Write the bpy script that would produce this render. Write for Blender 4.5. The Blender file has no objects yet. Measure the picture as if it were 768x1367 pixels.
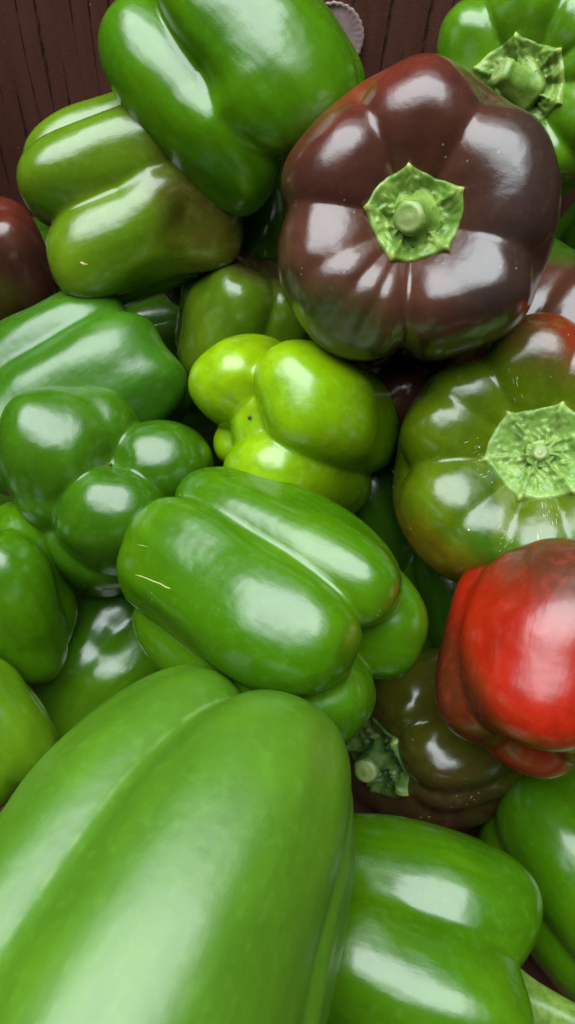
import bpy, bmesh, math, random
import numpy as np
from mathutils import Vector, Matrix
from mathutils.bvhtree import BVHTree

S = bpy.context.scene
COL = S.collection

# ------------------------------------------------------------------ camera
W0, H0, F0 = 768.0, 1367.0, 1033.0          # frame and focal length in photo pixels
PITCH, ROLL = math.radians(57), math.radians(7.3)
fwd = Vector((0, math.cos(PITCH), -math.sin(PITCH)))
r0 = Vector((1, 0, 0)); u0 = r0.cross(fwd)
RIGHT = r0 * math.cos(ROLL) + u0 * math.sin(ROLL)
UP = u0 * math.cos(ROLL) - r0 * math.sin(ROLL)
TOW = -fwd
CAMLOC = Vector((0, 0, 0.36))
cam = bpy.data.cameras.new('camera'); camo = bpy.data.objects.new('camera', cam); COL.objects.link(camo)
camo.matrix_world = Matrix((RIGHT, UP, TOW)).transposed().to_4x4()
camo.location = CAMLOC
cam.sensor_fit = 'VERTICAL'; cam.sensor_height = 36.0; cam.lens = 36.0 * F0 / H0
cam.clip_start = 0.01; cam.clip_end = 50
cam.dof.use_dof = True; cam.dof.focus_distance = 0.262; cam.dof.aperture_fstop = 20
S.camera = camo

# ------------------------------------------------------------------ light
w = bpy.data.worlds.new('World'); S.world = w; w.use_nodes = True
w.node_tree.nodes['Background'].inputs[0].default_value = (0.80, 0.90, 1.0, 1)
w.node_tree.nodes['Background'].inputs[1].default_value = 0.012
def area(name, loc, target, sx, sy, power, col, shape):
    l = bpy.data.lights.new(name, 'AREA'); l.shape = shape; l.size = sx; l.size_y = sy
    l.energy = power; l.color = col
    o = bpy.data.objects.new(name, l); COL.objects.link(o); o.location = loc
    o.rotation_euler = (Vector(target) - Vector(loc)).to_track_quat('-Z', 'Y').to_euler()
    return o
DAY = (0.89, 0.965, 1.0)
area('daylight_opening', (-0.22, 0.20, 1.35), (0, 0.16, 0.15), 1.00, 1.45, 26, DAY, 'RECTANGLE')
area('daylight_around_opening', (-0.30, 0.10, 1.38), (0, 0.16, 0.15), 1.50, 1.95, 30, DAY, 'ELLIPSE')
area('daylight_outer', (-0.16, 0.24, 1.41), (0, 0.16, 0.15), 2.00, 2.35, 24, DAY, 'ELLIPSE')
S.view_settings.view_transform = 'Standard'; S.view_settings.look = 'None'
S.view_settings.exposure = -0.42; S.view_settings.gamma = 1.0
S.cycles.use_denoising = True

def at(px, py, Z):
    return CAMLOC + (RIGHT * ((px - W0/2)/F0) + UP * ((H0/2 - py)/F0) + fwd) * Z
def local_frame(p):
    t = (CAMLOC - p).normalized(); r = (RIGHT - t*RIGHT.dot(t)).normalized()
    return r, t.cross(r), t

# ------------------------------------------------------------------ materials
def newmat(name):
    m = bpy.data.materials.new(name); m.use_nodes = True
    nt = m.node_tree; b = nt.nodes['Principled BSDF']
    return m, nt, b
class NT:
    def __init__(s, nt): s.nt = nt
    def n(s, t, **k):
        x = s.nt.nodes.new(t)
        for a, v in k.items(): setattr(x, a, v)
        return x
    def l(s, a, b): s.nt.links.new(a, b)
    def math(s, op, a, b=None, clamp=False):
        x = s.n('ShaderNodeMath', operation=op); x.use_clamp = clamp
        for i, v in enumerate((a, b)):
            if v is None: continue
            if hasattr(v, 'is_linked'): s.l(v, x.inputs[i])
            else: x.inputs[i].default_value = v
        return x.outputs[0]
    def noise(s, co, scale, detail=2, rough=0.5):
        x = s.n('ShaderNodeTexNoise'); s.l(co, x.inputs['Vector'])
        x.inputs['Scale'].default_value = scale; x.inputs['Detail'].default_value = detail
        x.inputs['Roughness'].default_value = rough
        return x.outputs['Fac']
    def mix(s, fac, a, b):
        x = s.n('ShaderNodeMix', data_type='RGBA')
        for sock, v in ((x.inputs[0], fac), (x.inputs[6], a), (x.inputs[7], b)):
            if hasattr(v, 'is_linked'): s.l(v, sock)
            elif isinstance(v, tuple): sock.default_value = (*v, 1)
            else: sock.default_value = v
        return x.outputs[2]
    def ramp(s, x, lo, hi):
        r = s.n('ShaderNodeMapRange', interpolation_type='SMOOTHSTEP')
        s.l(x, r.inputs[0]); r.inputs[1].default_value = lo; r.inputs[2].default_value = hi
        return r.outputs[0]

def skin(name, base, base2=None, patches=(), R=0.045, rough=0.21, specks=0.0, seed=0.0, scar=0.0, wob=1.0, spec=0.66, mott=1.0):
    """pepper skin: base/base2 mottle, patches = (colour, local direction, lo, hi, noise weight)"""
    m, nt, b = newmat(name); g = NT(nt)
    tc = g.n('ShaderNodeTexCoord'); mp = g.n('ShaderNodeMapping')
    g.l(tc.outputs['Object'], mp.inputs[0]); mp.inputs['Location'].default_value = (seed*.37, seed*.71, seed*.13)
    co = mp.outputs[0]
    n1 = g.noise(co, 28, 3); n2 = g.noise(co, 260, 3, .6); n3 = g.noise(co, 75, 2)
    base2 = base2 or tuple(c*f for c, f in zip(base, (1.55, 1.22, .9)))
    c = g.mix(g.ramp(n1, .35, .68), base, base2)
    for (pc, d, lo, hi, nw) in patches:
        dp = g.n('ShaderNodeVectorMath', operation='DOT_PRODUCT'); g.l(tc.outputs['Object'], dp.inputs[0])
        dp.inputs[1].default_value = tuple(Vector(d) / R)
        v = g.math('ADD', dp.outputs['Value'], g.math('MULTIPLY', g.math('SUBTRACT', n1, .5), nw*2))
        v = g.math('ADD', v, g.math('MULTIPLY', g.math('SUBTRACT', n3, .5), nw*.7))
        c = g.mix(g.ramp(v, lo, hi), c, pc)
    ms = g.n('ShaderNodeMapping'); g.l(co, ms.inputs[0]); ms.inputs['Scale'].default_value = (1, 1, .16)
    c = g.mix(g.math('MULTIPLY', g.ramp(g.noise(ms.outputs[0], 190, 3), .35, .7), .30*mott), c, tuple(x*.55 for x in base))
    # fine paler pores and the pale scar that runs along a crease
    c = g.mix(g.math('MULTIPLY', g.ramp(n2, .48, .8), .24), c, tuple(min(1, x*1.7+.02) for x in base))
    vp = g.n('ShaderNodeTexVoronoi', feature='F1'); g.l(co, vp.inputs['Vector']); vp.inputs['Scale'].default_value = 780
    pk = g.math('MULTIPLY', g.math('SUBTRACT', 1.0, g.ramp(vp.outputs['Distance'], .10, .28)), g.ramp(n3, .4, .6))
    c = g.mix(g.math('MULTIPLY', pk, .16), c, tuple(min(1, x*1.9+.015) for x in base))
    at_ = g.n('ShaderNodeAttribute', attribute_name='crease')
    if scar:
        sc = g.math('MULTIPLY', g.math('POWER', at_.outputs['Fac'], 8.0), g.ramp(g.noise(co, 140, 3), .35, .6))
        c = g.mix(g.math('MULTIPLY', sc, scar), c, (.42, .50, .22))
    if specks:
        vo = g.n('ShaderNodeTexVoronoi', feature='F1'); g.l(co, vo.inputs['Vector']); vo.inputs['Scale'].default_value = 330
        k = g.math('MULTIPLY', g.math('LESS_THAN', vo.outputs['Distance'], .11), g.ramp(g.noise(co, 60, 2), .58, .64))
        c = g.mix(g.math('MULTIPLY', k, specks), c, (.62, .62, .50))
    g.l(c, b.inputs['Base Color'])
    rr = g.math('ADD', g.math('MULTIPLY', n3, .10), rough - .05); g.l(rr, b.inputs['Roughness'])
    b.inputs['Specular IOR Level'].default_value = spec
    b.inputs['Subsurface Weight'].default_value = .12; b.inputs['Subsurface Scale'].default_value = .004
    b.inputs['Subsurface Radius'].default_value = (1.0, .8, .25)
    # waviness of the skin that ruffles the edges of the reflections
    bp = g.n('ShaderNodeBump'); bp.inputs['Strength'].default_value = .35*wob; bp.inputs['Distance'].default_value = .0016
    mz = g.n('ShaderNodeMapping'); g.l(co, mz.inputs[0]); mz.inputs['Scale'].default_value = (1, 1, .22)
    h = g.math('ADD', g.math('MULTIPLY', g.noise(co, 85, 2), .8), g.math('MULTIPLY', g.noise(mz.outputs[0], 330, 3), .15))
    g.l(h, bp.inputs['Height']); 
    bp2 = g.n('ShaderNodeBump'); bp2.inputs['Strength'].default_value = .10; bp2.inputs['Distance'].default_value = .0002
    g.l(g.noise(co, 1600, 2), bp2.inputs['Height']); g.l(bp.outputs[0], bp2.inputs['Normal'])
    g.l(bp2.outputs[0], b.inputs['Normal'])
    return m

def calyx_mat(name, c1, c2, tip=(.45, .50, .10)):
    m, nt, b = newmat(name); g = NT(nt)
    tc = g.n('ShaderNodeTexCoord'); co = tc.outputs['Object']
    n1 = g.noise(co, 160, 4, .6); n2 = g.noise(co, 600, 3)
    c = g.mix(g.ramp(n1, .35, .65), c1, c2)
    a = g.n('ShaderNodeAttribute', attribute_name='tip')
    c = g.mix(a.outputs['Fac'], c, tip)
    g.l(c, b.inputs['Base Color']); b.inputs['Roughness'].default_value = .42
    bp = g.n('ShaderNodeBump'); bp.inputs['Strength'].default_value = .32; bp.inputs['Distance'].default_value = .0008
    g.l(g.math('ADD', n1, g.math('MULTIPLY', n2, .4)), bp.inputs['Height']); g.l(bp.outputs[0], b.inputs['Normal'])
    b.inputs['Subsurface Weight'].default_value = .1; b.inputs['Subsurface Scale'].default_value = .002
    return m
CALYX = calyx_mat('calyx_green', (.080, .165, .014), (.190, .290, .050))
CALYX_PALE = calyx_mat('calyx_pale_green', (.120, .235, .030), (.215, .335, .075))
CALYX_DARK = calyx_mat('calyx_dark_green', (.050, .125, .018), (.125, .21, .05))
CUT = calyx_mat('stem_cut', (.15, .25, .05), (.28, .33, .12), (.5, .42, .25))

def cardboard(name, c1, c2):
    m, nt, b = newmat(name); g = NT(nt)
    tc = g.n('ShaderNodeTexCoord'); co = tc.outputs['Object']
    mp = g.n('ShaderNodeMapping'); g.l(co, mp.inputs[0]); mp.inputs['Scale'].default_value = (3, 3, .6)
    n1 = g.noise(mp.outputs[0], 40, 4, .6); n2 = g.noise(co, 900, 3, .7)
    c = g.mix(g.ramp(n1, .3, .7), c1, c2)
    c = g.mix(g.math('MULTIPLY', g.ramp(n2, .45, .75), .35), c, tuple(x*1.8 for x in c1))
    vo = g.n('ShaderNodeTexVoronoi'); g.l(co, vo.inputs['Vector']); vo.inputs['Scale'].default_value = 120
    c = g.mix(g.math('MULTIPLY', g.math('LESS_THAN', vo.outputs['Distance'], .045), .7), c, (.35, .27, .24))
    a = g.n('ShaderNodeAttribute', attribute_name='groove')
    c = g.mix(g.math('MULTIPLY', a.outputs['Fac'], .8), c, tuple(x*.15 for x in c1))
    g.l(c, b.inputs['Base Color']); b.inputs['Roughness'].default_value = .75
    b.inputs['Specular IOR Level'].default_value = .25
    bp = g.n('ShaderNodeBump'); bp.inputs['Strength'].default_value = .4; bp.inputs['Distance'].default_value = .0004
    g.l(n2, bp.inputs['Height']); g.l(bp.outputs[0], b.inputs['Normal'])
    return m
BOARD = cardboard('brown_cardboard', (.086, .030, .019), (.104, .037, .024))

# ------------------------------------------------------------------ mesh helpers
def mesh_obj(name, v, f, mat, parent=None, attr=None, smooth=True):
    me = bpy.data.meshes.new(name); me.from_pydata([tuple(p) for p in v], [], f); me.update()
    if smooth: me.polygons.foreach_set('use_smooth', [True]*len(me.polygons))
    if attr:
        for k, a in attr.items():
            at_ = me.attributes.new(k, 'FLOAT', 'POINT'); at_.data.foreach_set('value', np.asarray(a, dtype=np.float32))
    me.materials.append(mat)
    o = bpy.data.objects.new(name, me); COL.objects.link(o)
    if parent: o.parent = parent
    return o
def root(name, label, cat, group=None):
    o = bpy.data.objects.new(name, None); COL.objects.link(o); o.empty_display_size = .01
    o['label'] = label; o['category'] = cat
    if group: o['group'] = group
    return o
def tube(pts, rad, n=20, ell=None):
    """swept tube along pts; returns verts, faces with closed ends"""
    V, F = [], []
    pts = [Vector(p) for p in pts]
    for i, p in enumerate(pts):
        d = (pts[min(i+1, len(pts)-1)] - pts[max(i-1, 0)]).normalized()
        x = Vector((0, 1, 0)).cross(d)
        if x.length < .1: x = Vector((1, 0, 0))
        x.normalize(); y = d.cross(x)
        for k in range(n):
            a = 2*math.pi*k/n
            r = rad[i] * (1 + .07*math.cos(5*a + i*.15) + .03*math.cos(2*a+1))
            V.append(p + (x*math.cos(a) + y*math.sin(a))*r)
    for i in range(len(pts)-1):
        for k in range(n):
            F.append((i*n+k, i*n+(k+1) % n, (i+1)*n+(k+1) % n, (i+1)*n+k))
    V.append(pts[0]); c0 = len(V)-1; V.append(pts[-1]); c1 = len(V)-1; e = (len(pts)-1)*n
    for k in range(n):
        F.append((c0, (k+1) % n, k)); F.append((c1, e+k, e+(k+1) % n))
    return V, F

# ------------------------------------------------------------------ the pepper
def pepper_surface(R, L, lobes, taper=0.0, k=.018, cav=.25, cavw=.42, dim=.06, dimw=.25, bend=(0, 0), core=.66, wav=.015, ribs=.009, fine=.0030, seed=1, grooves=(), bumps=(),
                   q=2.8, d=.42, NU=176, NV=112):
    """star surface of the smooth union of elongated lobes round the z axis; +z is the stem end"""
    h = L/2
    u = np.arange(NU)/NU*2*np.pi; v = (np.arange(1, NV)/NV)*np.pi
    uu, vv = np.meshgrid(u, v)
    D = np.stack([np.sin(vv)*np.cos(uu)*R, np.sin(vv)*np.sin(uu)*R, np.cos(vv)*h], -1).reshape(-1, 3)
    D = np.vstack([D, [[0, 0, h]], [[0, 0, -h]]])
    def fields(P):
        s = 1 + taper*np.clip(P[:, 2]/h, -1.3, 1.3)
        x = P[:, 0]/s/R; y = P[:, 1]/s/R; z = P[:, 2]/h
        fs = []
        for lb in lobes:
            th, reach, tang, zo, cl = lb[:5]; dd = lb[5] if len(lb) > 5 else d
            c, sn = math.cos(math.radians(th)), math.sin(math.radians(th))
            a = (x*c + y*sn - dd*reach)/(reach*(1-dd)); bb = (-x*sn + y*c)/tang; cc = (z - zo)/cl
            rr = (a*a + bb*bb)
            F_ = (rr**(q/2) + np.abs(cc)**q)**(1/q) - 1
            fs.append(F_*min(reach*(1-dd), tang))
        cr = ((x*x + y*y)/(core*core) + (z/.86)**2)**.5 - 1
        return fs, cr*core
    def sm(P):
        fs, cr = fields(P)
        A = np.stack(fs + [cr])
        mn = A.min(0)
        return mn - k*np.log(np.exp(-(A-mn)/k).sum(0))
    lo = np.full(len(D), .2); hi = np.full(len(D), 2.2)
    for _ in range(26):
        mid = (lo+hi)/2; ins = sm(D*mid[:, None]) < 0
        lo = np.where(ins, mid, lo); hi = np.where(ins, hi, mid)
    P = D*((lo+hi)/2)[:, None]
    fs, cr = fields(P); A = np.sort(np.stack(fs), 0)
    crease = np.exp(-((A[1]-A[0])/.03)**2)
    rho = np.hypot(P[:, 0], P[:, 1])/R
    top = np.clip(P[:, 2]/h, 0, 1); bot = np.clip(-P[:, 2]/h, 0, 1)
    P[:, 2] -= cav*R*np.exp(-(rho/cavw)**2)*np.minimum(1, top*2)
    P[:, 2] += dim*R*np.exp(-(rho/dimw)**2)*np.minimum(1, bot*2)
    rng = np.random.RandomState(seed)
    for _ in range(9):
        kv = rng.normal(size=3)*rng.uniform(1.5, 4.5)/R
        P += (P/np.linalg.norm(P, axis=1)[:, None])*(wav*R*rng.uniform(.3, 1)*np.sin(P@kv + rng.uniform(0, 6.3)))[:, None]
    for _ in range(14):
        kv = rng.normal(size=3); kv *= rng.uniform(4.5, 9)/np.linalg.norm(kv)/R; kv[2] *= .6
        P += (P/np.linalg.norm(P, axis=1)[:, None])*(fine*R*rng.uniform(.4, 1)*np.sin(P@kv + rng.uniform(0, 6.3)))[:, None]
    th = np.arctan2(P[:, 1], P[:, 0]); zz = P[:, 2]/h; rr_ = np.hypot(P[:, 0], P[:, 1])
    rib = sum(rng.uniform(.3, 1)*np.sin(n_*th + rng.uniform(0, 6.3) + rng.uniform(-1, 1)*zz) for n_ in (5, 7, 9, 12, 15))
    sc_r = 1 + ribs*rib*(.35 + .9*np.clip(zz, 0, 1)**2 + .3*np.clip(-zz, 0, 1)**2)
    P[:, 0] *= sc_r; P[:, 1] *= sc_r
    u_ = P/np.linalg.norm(P, axis=1)[:, None]; rh = np.hypot(P[:, 0], P[:, 1])/R
    for gr in grooves:                      # folds between lobes: angle, depth, width in degrees, z range
        ga, gd, gw = gr[:3]; g0, g1 = gr[3:5] if len(gr) > 3 else (-2, 2)
        da = (np.degrees(th) - ga + 180) % 360 - 180
        wt = np.exp(-(np.sqrt(da*da + 4) - 2)/gw)*np.clip((rh-.08)/.3, 0, 1)
        wt *= np.clip((zz - g0)/.35, 0, 1)*np.clip((g1 - zz)/.35, 0, 1)
        P -= u_*(gd*R*wt)[:, None]
    bl = list(bumps) + [(rng.uniform(0, 360), rng.uniform(-.8, .8), rng.uniform(-.055, .050), rng.uniform(.16, .42)) for _ in range(16)]
    for ba, bz, bamp, bs in bl:
        c_ = np.array([math.cos(math.radians(ba))*R*.85, math.sin(math.radians(ba))*R*.85, bz*h])
        P += u_*(bamp*R*np.exp(-((P - c_)**2).sum(1)/(bs*R)**2))[:, None]
    t = P[:, 2]/h
    P[:, 0] += bend[0]*R*t*t; P[:, 1] += bend[1]*R*t*t
    F = []
    for j in range(NV-2):
        for i in range(NU):
            F.append((j*NU+i, (j+1)*NU+i, (j+1)*NU+(i+1) % NU, j*NU+(i+1) % NU))
    n0 = (NV-1)*NU
    for i in range(NU):
        F.append((n0, i, (i+1) % NU)); b0 = (NV-2)*NU
        F.append((n0+1, b0+(i+1) % NU, b0+i))
    return P, F, crease

def calyx_mesh(bvh, h, rad, points, rot, seed, relief=1.0, lift=.0009):
    rng = random.Random(seed)
    NR, NA = 22, points*18
    V, F, T = [], [], []
    ph = [rng.uniform(0, 6.28) for _ in range(12)]
    for j in range(NR+1):
        for i in range(NA):
            a = 2*math.pi*i/NA
            s = (a*points/(2*math.pi)) % 1.0; e = abs(s-.5)*2         # 1 at a tip, 0 between
            rim = rad*(.84 + .06*e + .08*e**7 + .03*math.sin(2*a+ph[0]) + .03*math.sin(3*a+ph[1]))
            r = rim*j/NR; q = j/NR
            x, y = r*math.cos(a+rot), r*math.sin(a+rot)
            hit = bvh.ray_cast(Vector((x, y, h*2)), Vector((0, 0, -1)))
            z = hit[0].z if hit[0] else 0
            bump = (math.sin(x*1500+ph[2]+2*math.sin(y*900)) * math.sin(y*1400+ph[3]+2*math.sin(x*800)) * .0009
                    + math.sin(7*a+ph[4]+9*q)*.0004)*relief*min(1, 3*q)*min(1, (1-q)*5)
            ridge = (.0016*e**3 - .0006)*min(1, q*2)*min(1, (1-q)*6)*relief
            dome = .0045*math.exp(-(q/.34)**2) + .0005*math.sin(q*34)*math.exp(-(q/.4)**2)
            off = lift*(1.6 if j < NR-1 else 1.1) + bump + ridge + dome + .0006*e**6*q
            V.append((x, y, z + (max(.0006, off) if j < NR else -.0005)))
            T.append(max(0, (e**12)*(q-.86)/.14))
    for j in range(NR):
        for i in range(NA):
            F.append((j*NA+i, (j+1)*NA+i, (j+1)*NA+(i+1) % NA, j*NA+(i+1) % NA))
    return V, F, T

PEPPERS = []; BODIES = {}
def plain(name, c, rough=.6):
    m, nt, b = newmat(name); g = NT(nt); tc = g.n('ShaderNodeTexCoord')
    g.l(g.mix(g.ramp(g.noise(tc.outputs['Object'], 900, 3), .35, .65), c, tuple(x*1.35 for x in c)), b.inputs['Base Color'])
    b.inputs['Roughness'].default_value = rough
    return m
SCAR_DK = plain('blossom_scar_brown', (.10, .075, .03)); SCAR = plain('dry_scar_cream', (.42, .38, .16)); FLECK = plain('skin_fleck_pale', (.55, .58, .34))
def skin_marks(o, name, marks, mat, label=None):
    # thin raised marks that follow the skin: marks = list of (polyline of photo points, half width in m)
    P, F, M, loc = BODIES[o.name]
    bvh = BVHTree.FromPolygons([tuple(p) for p in P], F); Mi = M.inverted()
    V, FF = [], []
    for line, hw in marks:
        pts = []
        for (px, py) in line:
            d = (Mi @ (at(px, py, 1) - CAMLOC)).normalized()
            hit = bvh.ray_cast(Mi @ (CAMLOC - loc), d)
            if hit[0]: pts.append((hit[0], hit[1]))
        if len(pts) < 2: continue
        b0 = len(V); n = len(pts)
        for i, (p, nn) in enumerate(pts):
            dv = (pts[min(i+1, n-1)][0] - pts[max(i-1, 0)][0]).normalized(); sd = nn.cross(dv).normalized()
            w_ = hw*(.35 if i in (0, n-1) else 1)
            V += [p + sd*w_ - nn*.00012, p + nn*hw*.35, p - sd*w_ - nn*.00012]
        for i in range(n-1):
            a = b0 + 3*i
            FF += [(a, a+3, a+4, a+1), (a+1, a+4, a+5, a+2)]
    q = mesh_obj(name, V, FF, mat, o)
    if label: q['label'] = label
    return q
def pepper(label, px, py, Z, Rp, Lp, axis, lobes, mode='lie', spin=0, group=None, col=None, stem=None, res=1.0, calyx=True, tip=False, **kw):
    loc = at(px, py, Z); R = Rp*Z/F0; L = Lp*Z/F0
    fr = local_frame(loc); camdir = lambda v: (fr[0]*v[0] + fr[1]*v[1] + fr[2]*v[2]).normalized()
    zc = camdir(axis)
    ref = fr[0] if mode == 'face' else fr[2]
    x = (ref - zc*ref.dot(zc)).normalized(); y = zc.cross(x)
    M = Matrix((x, y, zc)).transposed() @ Matrix.Rotation(math.radians(spin), 3, 'Z')
    seed = len(PEPPERS) + 3
    P, F, crease = pepper_surface(R, L, lobes, seed=seed, NU=int(176*res), NV=int(112*res), **kw)
    o = root('bell_pepper', label, 'bell pepper', group)
    o.matrix_world = M.to_4x4(); o.location = loc
    col = dict(col)
    pt = []
    for (pc, dv, lo, hi, nw) in col.pop('patches', ()):
        d = M.transposed() @ camdir(dv); pt.append((pc, d, lo, hi, nw))
    mat = skin('pepper_skin', patches=pt, R=R, seed=seed*1.7, **col)
    body = mesh_obj('body', P, F, mat, o, {'crease': crease})
    if calyx:
        st = dict(r=.30, pts=5, rot=0, len=.35, rad=.085, lean=(0, 0), mat=CALYX, relief=1.0)
        st.update(stem or {})
        bvh = BVHTree.FromPolygons([tuple(p) for p in P], F)
        CV, CF, CT = calyx_mesh(bvh, L/2, st['r']*R, st['pts'], math.radians(st['rot']), seed, st['relief'])
        mesh_obj('calyx', CV, CF, st['mat'], o, {'tip': CT})
        z0 = CV[0][2] - .001
        n = 14; sl = st['len']*R; sr = st['rad']*R
        lx, ly = (c*R for c in st['lean'])
        pts = [(lx*(t/n)**1.7, ly*(t/n)**1.7, z0 + sl*t/n) for t in range(n+1)]
        rr = [sr*(1 + .75*math.exp(-t/n*6) - .12*(t/n) + .12*math.exp(-((t/n-1)/.12)**2)) for t in range(n+1)]
        rr[-1] *= .93
        SV, SF = tube(pts, rr)
        s = mesh_obj('stem', SV, SF, st['mat'], o, {'tip': [0]*len(SV)})
        e = Vector(pts[-1]); dn = (e - Vector(pts[-2])).normalized()
        ex = dn.orthogonal().normalized(); ey = dn.cross(ex)
        CVV, CFF = [e + dn*.0004], []
        prof = ((.25, .0009), (.4, .0003), (.62, .0008), (.9, .0004), (.97, -.0006))
        for (fr, dz) in prof:
            for kk in range(20):
                a = kk/20*6.2832; CVV.append(e + (ex*math.cos(a)+ey*math.sin(a))*rr[-1]*fr + dn*dz)
        for kk in range(20):
            CFF.append((0, 1+kk, 1+(kk+1) % 20))
            for j in range(len(prof)-1):
                CFF.append((1+j*20+kk, 1+(j+1)*20+kk, 1+(j+1)*20+(kk+1) % 20, 1+j*20+(kk+1) % 20))
        mesh_obj('cut_end', CVV, CFF, CUT, s, {'tip': [0]*len(CVV)})
    if tip:
        z1 = P[-1]
        TV, TF = tube([(z1[0], z1[1], z1[2]+.0012), (z1[0], z1[1], z1[2]-.0004), (z1[0]+.0004, z1[1], z1[2]-.0016)], [.0011, .0008, .0003], 8)
        mesh_obj('blossom_scar', TV, TF, SCAR_DK, o)
    BODIES[o.name] = (P, F, M.to_4x4(), loc)
    PEPPERS.append(o)
    return o

# ------------------------------------------------------------------ cardboard box
BACK_Y, FRONT_Y, LEFT_X, RIGHT_X, BOX_H = .352, -.13, -.235, .262, .27
box = root('cardboard_box', 'dark brown corrugated cardboard box holding the pile of peppers', 'box')
def fluted_panel(name, x0, x1, z0, z1, place, thick=.006, pitch=.0081, seed=2):
    rng = np.random.RandomState(seed)
    xs, gv = [], []
    x = x0 + .003
    xs.append(x0); gv.append(0)
    while x < x1 - .003:
        for dx, g_ in ((-.00036, 0), (-.00016, .7), (0, 1), (.00016, .7), (.00036, 0), (pitch*.5, -.35)):
            if x+dx < x1: xs.append(x+dx); gv.append(g_)
        x += pitch + rng.uniform(-.0004, .0004)
    xs.append(x1); gv.append(0)
    nz = 90; zs = np.linspace(z0, z1, nz)
    V, F, A = [], [], []
    nx = len(xs)
    phase = rng.uniform(0, 50, nx//6+2)
    for j, z in enumerate(zs):
        for i, xx in enumerate(xs):
            p = phase[(i+2)//6]
            g_ = gv[i]; dash = .55 + .45*math.sin(z*520 + p) * math.sin(z*190 + p*2)
            V.append(place(xx + .0006*math.sin(z*60+p), z, g_*.0007*(dash if g_ > 0 else 1) + .0012*math.sin(xx*30+z*22)))
            A.append(max(0, g_)*min(1, max(.3, dash+.25)))
    for j in range(nz-1):
        for i in range(nx-1):
            F.append((j*nx+i, j*nx+i+1, (j+1)*nx+i+1, (j+1)*nx+i))
    # back sheet and rim
    b0 = len(V)
    for (xx, z) in ((x0, z0), (x1, z0), (x1, z1), (x0, z1)): V.append(place(xx, z, thick)); A.append(0)
    F.append((b0+3, b0+2, b0+1, b0))
    t = (nz-1)*nx
    F.append((*[t+i for i in range(nx)], b0+2, b0+3))
    F.append((*[j*nx for j in range(nz)], b0+3, b0)); F.append((*[j*nx+nx-1 for j in range(nz-1, -1, -1)], b0+1, b0+2))
    o = mesh_obj(name, V, F, BOARD, box, {'groove': A}, smooth=False)
    return o
fluted_panel('back_panel', LEFT_X, RIGHT_X, .0, BOX_H, lambda x, z, d: (x, BACK_Y + d, z))
fluted_panel('side_panel', FRONT_Y, BACK_Y-.002, .0, BOX_H, lambda y, z, d: (LEFT_X - d, y, z), seed=3)
fluted_panel('side_panel', FRONT_Y, BACK_Y-.002, .0, BOX_H, lambda y, z, d: (RIGHT_X + d, y, z), seed=4)
fluted_panel('front_panel', LEFT_X, RIGHT_X, .0, BOX_H*.8, lambda x, z, d: (x, FRONT_Y - d, z), seed=5)
bm = bmesh.new(); bmesh.ops.create_cube(bm, size=1)
bmesh.ops.scale(bm, vec=(RIGHT_X-LEFT_X+.012, BACK_Y-FRONT_Y+.012, .006), verts=bm.verts)
bmesh.ops.translate(bm, vec=((LEFT_X+RIGHT_X)/2, (BACK_Y+FRONT_Y)/2, -.0035), verts=bm.verts)
bmesh.ops.bevel(bm, geom=bm.edges[:], offset=.001, segments=1)
me = bpy.data.meshes.new('base_panel'); bm.to_mesh(me); bm.free(); me.materials.append(BOARD)
bo = bpy.data.objects.new('base_panel', me); COL.objects.link(bo); bo.parent = box

# ground the box stands on
m, nt, b = newmat('table_board'); b.inputs['Base Color'].default_value = (.12, .09, .07, 1)
gd = mesh_obj('ground', [(-3, -3, -.0075), (3, -3, -.0075), (3, 3, -.0075), (-3, 3, -.0075)], [(0, 1, 2, 3)], m, smooth=False)
gd['kind'] = 'structure'

# ------------------------------------------------------------------ colours
G = dict(base=(.039, .128, .0010), base2=(.062, .164, .0012))
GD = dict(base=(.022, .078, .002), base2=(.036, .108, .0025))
GB = dict(base=(.054, .150, .0045), base2=(.068, .174, .005))
GY = dict(base=(.150, .300, .0012), base2=(.225, .370, .0015))
OL = dict(base=(.066, .112, .0015), base2=(.096, .140, .002))
BR = dict(base=(.050, .017, .0105), base2=(.076, .026, .014))
RED = dict(base=(.30, .011, .0025), base2=(.37, .016, .003))
C_BROWN = (0.0480, 0.0208, 0.0096); C_RED = (0.2720, 0.0160, 0.0056); C_DKRED = (0.1120, 0.0144, 0.0072); C_OLIVE = (0.0680, 0.0680, 0.0048)
C_GREEN = (0.0380, 0.1216, 0.0046); C_YEL = (0.2128, 0.1672, 0.0046); C_LIME = (0.1140, 0.2128, 0.0038); C_DKGREEN = (0.0152, 0.0532, 0.0061)

def ring(n, reach=1.0, tang=.58, start=0, jit=0, seed=0, zo=0, cl=1.0):
    r = random.Random(seed)
    return [(start + 360*i/n + r.uniform(-jit, jit)*60, reach*(1+r.uniform(-jit, jit)*.4), tang*(1+r.uniform(-jit, jit)*.6), zo, cl*(1+r.uniform(-jit, jit)*.3)) for i in range(n)]

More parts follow.
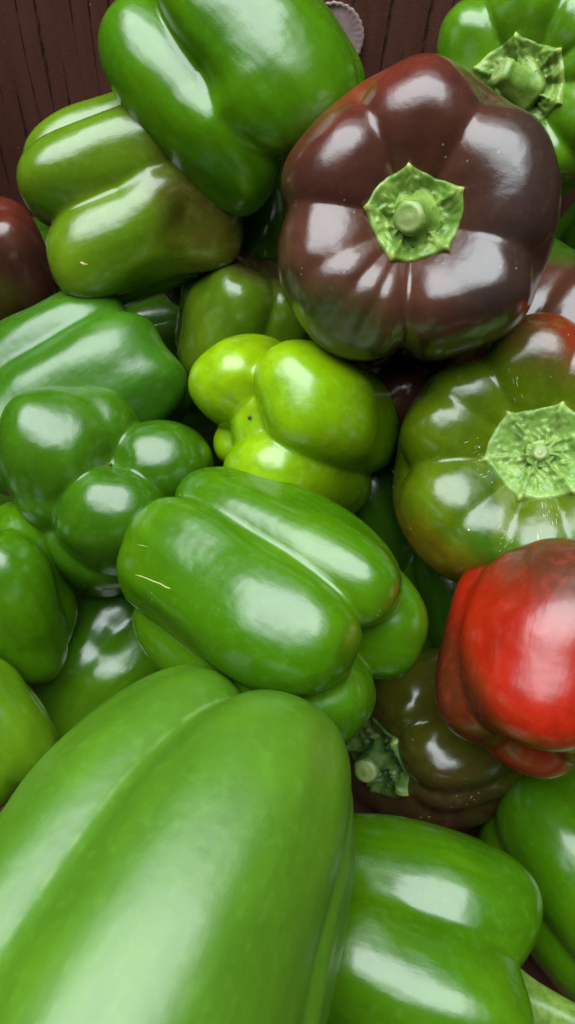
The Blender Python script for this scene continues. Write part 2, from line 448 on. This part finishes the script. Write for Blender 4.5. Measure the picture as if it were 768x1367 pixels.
# ------------------------------------------------------------------ peppers
# axis = stem direction as (right, up, toward the viewer); lobes = (angle, reach, half width, shift, half length)
pepper('huge smooth green pepper with one long crease, beside the pepper with a curved stem', 208, 1238, .205, 268, 660, (-.40, -.80, .06),
       [(-20, 1.0, .70, 0, 1.0), (80, .98, .62, .0, 1.02), (-106, .98, .60, 0, .97), (180, 1, .6, 0, 1)], taper=.17, dim=.1, grooves=[(30, .06, 9), (-56, .05, 7)],
       col=dict(**GB, scar=.2, rough=.37, wob=.8, mott=.6, spec=.62), res=1.35, q=2.7)
pepper('green pepper lying on its side, its curved pale stem pointing away from the huge pepper', 522, 1275, .262, 178, 350, (.92, -.27, -.05),
       [(-64, 1.0, .60, .03, 1.0), (24, 1.0, .62, 0, 1.0), (115, 1, .6, 0, 1), (205, 1, .6, 0, 1)], taper=.02, cav=.2, k=.03, grooves=[(-20, .055, 11)], bumps=[(-50, .3, .03, .25), (20, -.2, -.05, .3), (-10, .95, -.06, .25)],
       col=dict(**G), stem=dict(len=.85, lean=(.25, .14), rad=.125, mat=CALYX))
pepper('green pepper with a long highlight, below the red pepper', 805, 1175, .30, 138, 300, (.42, -.80, .1),
       [(-20, 1, .62, 0, 1), (70, 1, .6, 0, .95), (160, 1, .6, 0, 1), (250, 1, .6, 0, 1)], spin=24, taper=-.08, col=dict(**G))
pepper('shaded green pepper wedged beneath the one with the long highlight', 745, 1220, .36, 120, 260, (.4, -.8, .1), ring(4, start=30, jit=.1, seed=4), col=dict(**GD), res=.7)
pepper('bright red pepper fading to brown at its shoulder', 735, 880, .258, 150, 270, (.22, .85, -.30),
       [(-2, 1.02, .74, 0, 1.0), (-92, .98, .62, .0, .97), (88, 1, .6, 0, .98), (180, 1, .6, -.06, 1)], taper=.04, dim=.12, q=2.4,
       col=dict(**RED, patches=[((.080, .024, .009), (.55, .80, .1), .12, .72, .12), ((.085, .022, .006), (-.85, -.45, -.1), .30, .7, .15), ((.20, .020, .008), (.1, -1, .0), .5, .95, .2), (C_OLIVE, (.5, .8, 0), .85, 1.05, .1)], rough=.24))
pepper('olive green pepper blushing red, its wrinkled calyx turned up beside the red pepper', 716, 618, .285, 194, 275, (.05, .15, 1),
       [(150, 1.0, .66, 0, 1.0), (97, .98, .62, 0, 1.0), (35, 1, .64, 0, 1.0), (-30, 1, .62, 0, 1), (-88, .98, .62, 0, 1), (-150, 1.0, .68, 0, 1.0)], mode='face', cav=.34, cavw=.5, q=2.5, grooves=[(186, .14, 10, .0, 2), (150, .06, 8, .2, 2), (122, .12, 10, .0, 2), (-135, .05, 7, .2, 2), (-108, .07, 8, .0, 2), (-72, .07, 8), (72, .07, 9), (8, .08, 9)],
       col=dict(**OL, specks=.8, patches=[((.080, .030, .010), (.35, .90, 0), .38, .72, .12), (C_RED, (.80, .60, 0), .42, .75, .14), ((.030, .075, .004), (-.8, .1, .6), .52, .62, .5), ((.085, .140, .002), (-1, .25, .2), .25, .75, .3), (C_GREEN, (.2, -1, .1), .35, .7, .2), (C_YEL, (-.55, -.75, .1), .72, .95, .25)]),
       stem=dict(r=.36, pts=6, rot=8, len=.04, rad=.055, mat=CALYX_PALE, relief=1.6))
pepper('dark purple brown pepper with a five-pointed green calyx facing up', 548, 306, .252, 190, 275, (.05, .19, 1),
       [(147, 1.0, .66, 0, 1.0), (90, 1.03, .66, .0, 1.0), (22, 1.0, .74, 0, 1.0), (-52, 1.0, .68, 0, 1.0), (-136, 1.03, .72, 0, 1.0)], mode='face', cav=.34, cavw=.46,
       q=2.5, grooves=[(-92, .13, 9), (174, .10, 10), (118, .13, 13, .12, 2), (60, .11, 13, .12, 2), (-16, .09, 13, .12, 2), (-128, .045, 6, .3, 2), (-112, .035, 5, .3, 2), (-150, .03, 6, .3, 2)],
       col=dict(**BR, specks=.22, patches=[((.19, .019, .008), (-.45, .85, -.25), .38, 1.1, .25), ((.034, .020, .015), (.8, -.1, .3), .3, .8, .4), ((.052, .056, .014), (-.35, -.80, .2), .50, .95, .25)]),
       stem=dict(r=.34, pts=5, rot=28, len=.15, rad=.115, lean=(-.04, -.03), relief=1.2))
pepper('green pepper with its thick stem turned up by the box wall', 712, 122, .295, 150, 215, (-.24, .08, 1),
       ring(6, tang=.55, start=20, jit=.1, seed=7), mode='face', cav=.26, cavw=.5,
       grooves=[(122, .13, 8), (66, .11, 7), (32, .09, 6), (2, .11, 7), (-45, .12, 8), (-110, .1, 8), (-170, .1, 8)], col=dict(base=(.060, .165, .003), base2=(.095, .210, .004)),
       stem=dict(r=.42, pts=6, rot=40, len=.18, rad=.125, lean=(-.12, .1), mat=CALYX, relief=1.2))
pepper('glossy green pepper leaning on the box wall above the olive-tinged pepper', 313, 92, .272, 146, 306, (.58, -.62, .12),
       [(-28, 1.05, .70, .04, .95), (62, 1.02, .66, .0, 1.0), (172, 1.0, .62, -.16, 1.06), (-112, 1, .6, .04, .95)], taper=.07, dim=.14, q=2.6, d=.48, core=.55, k=.012,
       grooves=[(16, .17, 10, -2, .25), (-62, .06, 10, -2, .3)], bumps=[(18, .45, .06, .3), (12, .12, -.07, .18), (60, -.7, .06, .35)], col=dict(**G))
pepper('green pepper turning olive, with rounded lobes toward the box wall', 182, 268, .30, 130, 262, (.85, .30, .0),
       [(-42, 1.03, .46, 0, 1.0), (26, 1.02, .58, 0, .98), (105, 1, .58, .03, .98), (-100, 1, .5, 0, .92), (190, 1, .6, 0, 1)], taper=-.03, dim=.1, grooves=[(-10, .12, 9, -2, .2), (-70, .08, 8, -2, .3)], bumps=[(62, .55, .15, .28), (22, .40, -.12, .24), (-34, -.7, .09, .3), (34, -.75, .12, .35), (-30, .2, -.05, .3)],
       col=dict(base=(.075, .15, .004), base2=(.105, .18, .005), patches=[((.072, .062, .007), (.9, .2, .2), .05, .65, .35)]))
pepper('small dark olive pepper in the shade behind the olive-tinged one', 268, 330, .345, 70, 150, (-.2, -.6, -.2), ring(4, start=10, jit=.1, seed=9), col=dict(**OL, patches=[(C_BROWN, (1, 0, 0), -.4, .4, .2)]), res=.6)
pepper('brown red pepper in the dark corner by the box wall', 6, 350, .345, 68, 140, (.3, -.75, -.3),
       ring(4, start=50, jit=.1, seed=3), col=dict(**BR, patches=[((.09, .016, .008), (-.2, 1, 0), .3, .8, .1), ((.05, .042, .006), (-.4, -.6, .3), .3, .8, .2)]), res=.7)
pepper('green pepper squeezed behind the purple pepper and the leaning one', 352, 290, .335, 62, 150, (0, .8, -.3), ring(4, start=0, jit=.1, seed=5), col=dict(**G), res=.6)
pepper('dull green pepper with brown shoulder, half hidden by the purple pepper', 325, 432, .325, 92, 170, (-.35, -.75, -.35),
       ring(4, start=25, jit=.1, seed=12), col=dict(base=(.070, .14, .004), base2=(.095, .165, .005), patches=[(C_BROWN, (.3, .9, .1), .45, .9, .2)]), res=.8)
pepper('green pepper lying flat with a broad dull sheen, above the three-lobed one', 92, 530, .305, 124, 290, (-.80, -.48, -.12),
       [(-14, 1.02, .72, 0, 1.0), (76, 1.0, .56, .10, .95), (-110, 1.0, .6, 0, 1.0), (180, 1, .6, 0, 1)], taper=.0, bumps=[(-40, -.8, .09, .4), (20, -.5, .04, .35)], col=dict(base=(.028, .105, .003), base2=(.042, .135, .004), rough=.28))
pepper('yellow-green pepper with bulging blossom-end lobes', 390, 576, .296, 128, 280, (.42, -.14, -.80),
       [(-124, 1.04, .54, .0, 1.0), (-18, 1.04, .64, -.03, 1.04), (78, 1.0, .56, .05, .98), (165, .84, .36, .25, .84)], mode='face', tip=True, dim=.12, d=.50, core=.5, k=.008, col=dict(**GY, rough=.22, patches=[((.070, .165, .003), (.8, -.5, -.4), -.1, .9, .15)]))
pepper('green pepper with three fat lobes meeting at its blossom end', 145, 648, .292, 140, 250, (-.02, -.25, -.9),
       [(-150, 1.06, .62, 0, 1.04), (-104, .96, .46, .05, 1.0), (-10, 1.02, .47, .02, 1.04), (86, .92, .54, 0, 1.06), (165, .9, .45, .2, .9), (100, 1.04, .62, .35, .8)], mode='face', tip=True, dim=.10, dimw=.15, d=.43, core=.45, k=.009, q=2.6, bumps=[(-150, -.9, .05, .25), (-20, -.8, -.05, .3), (60, -1, .04, .2), (100, -.6, -.04, .3)], col=dict(base=(.030, .102, .0015), base2=(.046, .13, .004)))
pepper('plump green pepper with a cream scar, between the huge pepper and the yellow-green one', 359, 792, .262, 149, 350, (-.74, .42, -.50),
       [(64, 1.0, .64, .0, .98), (-17, 1.06, .66, 0, 1.0), (-98, 1.12, .66, -.08, 1.02), (150, 1.14, .62, -.08, 1.05)], taper=.05, dim=.10, d=.48, k=.008, col=dict(**G, scar=.15, specks=.2), q=2.6, tip=True, core=.5, grooves=[(24, .05, 5), (-56, .05, 5)])
pepper('green pepper with a recessed stem beside the three-lobed one', -4, 800, .285, 100, 230, (-.35, .75, .45),
       ring(4, start=15, jit=.08, seed=6), taper=.05, col=dict(**G), stem=dict(len=.3, mat=CALYX_PALE))
pepper('lime green pepper with a rounded lobe, beside the huge green pepper', -28, 975, .268, 95, 190, (-.5, .6, .2), ring(4, start=45, jit=.1, seed=8), col=dict(base=(.078, .18, .004), base2=(.11, .22, .005)))
pepper('dark green pepper in the gap beneath the scarred green pepper', 140, 885, .335, 105, 230, (.5, .6, .1), ring(4, start=30, jit=.15, seed=10), col=dict(**G, patches=[((.065, .165, .003), (-.2, -.5, .8), .65, 1.0, .1)]), res=.8)
pepper('shaded olive brown pepper with a ragged stem, under the red pepper', 582, 982, .325, 122, 214, (-.76, -.26, .55),
       ring(5, start=50, jit=.1, seed=14), cav=.2, grooves=[(14, .09, 9), (-40, .09, 9), (70, .08, 9)], col=dict(base=(.055, .058, .004), base2=(.082, .085, .005), specks=.35, patches=[(C_BROWN, (.0, -1, .2), .2, .8, .4)]),
       stem=dict(r=.50, pts=5, rot=10, len=.42, rad=.13, lean=(.22, -.1), mat=CALYX_DARK, relief=1.8))
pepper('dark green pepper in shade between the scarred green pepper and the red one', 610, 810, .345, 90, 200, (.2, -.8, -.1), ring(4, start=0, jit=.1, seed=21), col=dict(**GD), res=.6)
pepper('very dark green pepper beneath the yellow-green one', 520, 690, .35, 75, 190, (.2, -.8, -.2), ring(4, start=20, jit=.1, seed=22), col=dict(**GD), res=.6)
pepper('dark red brown pepper tucked under the purple pepper', 545, 508, .316, 84, 180, (.3, -.3, -.5), ring(4, start=20, jit=.1, seed=23), col=dict(**BR, patches=[(C_DKRED, (.6, .4, 0), .1, .7, .2)]), res=.7)
pepper('red and brown pepper between the purple pepper and the box side', 745, 440, .325, 110, 190, (.3, .5, -.3), ring(4, start=20, jit=.1, seed=24), col=dict(**BR, patches=[(C_RED, (-.3, -.6, .3), .3, .8, .2), (C_GREEN, (.0, 1, 0), .7, .9, .2)]), res=.7)
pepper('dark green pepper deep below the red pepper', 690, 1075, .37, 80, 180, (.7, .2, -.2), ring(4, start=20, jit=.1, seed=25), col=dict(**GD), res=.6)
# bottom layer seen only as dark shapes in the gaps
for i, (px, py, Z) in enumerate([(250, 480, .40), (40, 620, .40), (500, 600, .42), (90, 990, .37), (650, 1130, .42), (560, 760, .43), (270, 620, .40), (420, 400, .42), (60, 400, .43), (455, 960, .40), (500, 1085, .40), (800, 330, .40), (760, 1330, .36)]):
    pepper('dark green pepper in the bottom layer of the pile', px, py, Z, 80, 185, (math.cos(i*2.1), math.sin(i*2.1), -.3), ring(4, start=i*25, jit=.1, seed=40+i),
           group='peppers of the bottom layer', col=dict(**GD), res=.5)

# more of the bottom layer on the box floor, towards the box sides and below the heap
rf = random.Random(11)
for iy in range(6):
    for ix in range(6):
        p = Vector((LEFT_X + .045 + ix*.081 + rf.uniform(-.012, .012), FRONT_Y + .045 + iy*.078 + rf.uniform(-.012, .012), .040 + rf.uniform(0, .01)))
        if min((p - o.location).length for o in PEPPERS) < .066: continue
        PX = p - CAMLOC; zz = PX.dot(fwd)
        if zz < .2: continue
        a_ = rf.uniform(0, 6.28)
        pepper('dark green pepper in the bottom layer of the pile', PX.dot(RIGHT)/zz*F0 + W0/2, H0/2 - PX.dot(UP)/zz*F0, zz, .036*F0/zz, .082*F0/zz, (math.cos(a_), math.sin(a_), -.3),
               ring(4, start=ix*31, jit=.1, seed=80+ix+6*iy), group='peppers of the bottom layer', col=dict(**(G if rf.random() < .5 else GD)), res=.42)

# ------------------------------------------------------------------ paper seal on the wall
def on_wall(px, py, y):
    d = at(px, py, 1) - CAMLOC
    return CAMLOC + d*((y - CAMLOC.y)/d.y)
sc_ = on_wall(446, 46, BACK_Y)
m, nt, b = newmat('pink_grey_paper'); g = NT(nt); tc = g.n('ShaderNodeTexCoord')
g.l(g.mix(g.ramp(g.noise(tc.outputs['Object'], 180, 4), .35, .7), (.30, .20, .19), (.40, .29, .27)), b.inputs['Base Color']); b.inputs['Roughness'].default_value = .7
V, F = [], []
N = 112; R_ = .0125
for j, q_ in enumerate((0, .35, .7, .9, 1.0)):
    for i in range(N):
        a = 2*math.pi*i/N; r = R_*q_*(1 + (.035*abs(math.sin(14*a)) if q_ > .85 else 0))
        V.append((r*math.cos(a), -.0016 - .0006*math.sin(r*700 + 2*a) - (.0009 if q_ == 1 else 0), r*math.sin(a)*1.05))
for j in range(4):
    for i in range(N): F.append((j*N+i, j*N+(i+1) % N, (j+1)*N+(i+1) % N, (j+1)*N+i))
b0 = len(V)
for i in range(N):
    x_, y_, z_ = V[4*N+i]; V.append((x_, .0006, z_))
for i in range(N): F.append((4*N+i, 4*N+(i+1) % N, b0+(i+1) % N, b0+i))
se = mesh_obj('paper_seal', V, F, m); se.location = sc_ + Vector((0, -.0004, 0))
se['label'] = 'round pinkish paper seal with scalloped edge on the box wall'; se['category'] = 'paper seal'

# ------------------------------------------------------------------ marks on single peppers
rm = random.Random(5)
def by(word): return next(o for o in PEPPERS if word in o['label'])
skin_marks(by('cream scar'), 'scar', [([(181, 767), (188, 769), (196, 772), (205, 776), (214, 779), (222, 784), (228, 786)], .00034), ([(184, 727), (190, 728), (197, 730)], .0002)], SCAR)
fl = []
for (cx, cy, dx, dy, n, sp) in [(728, 690, .12, 1, 26, 26), (672, 725, .6, -.5, 10, 9), (640, 610, .9, -.3, 14, 16), (690, 515, .3, 1, 9, 14), (660, 622, .8, -.5, 6, 12)]:
    for _ in range(n):
        x, y = cx + rm.gauss(0, sp*.5), cy + rm.gauss(0, sp); l = rm.uniform(1.2, 4)
        fl.append(([(x-dx*l, y-dy*l), (x, y+rm.uniform(-.5, .5)), (x+dx*l, y+dy*l)], rm.uniform(.00008, .0002)))
q = skin_marks(by('olive green pepper blushing'), 'skin_fleck', fl, FLECK); q['kind'] = 'stuff'
skin_marks(by('turning olive'), 'blemish', [([(107, 350), (110, 351), (113, 353), (117, 353)], .0006)], SCAR)
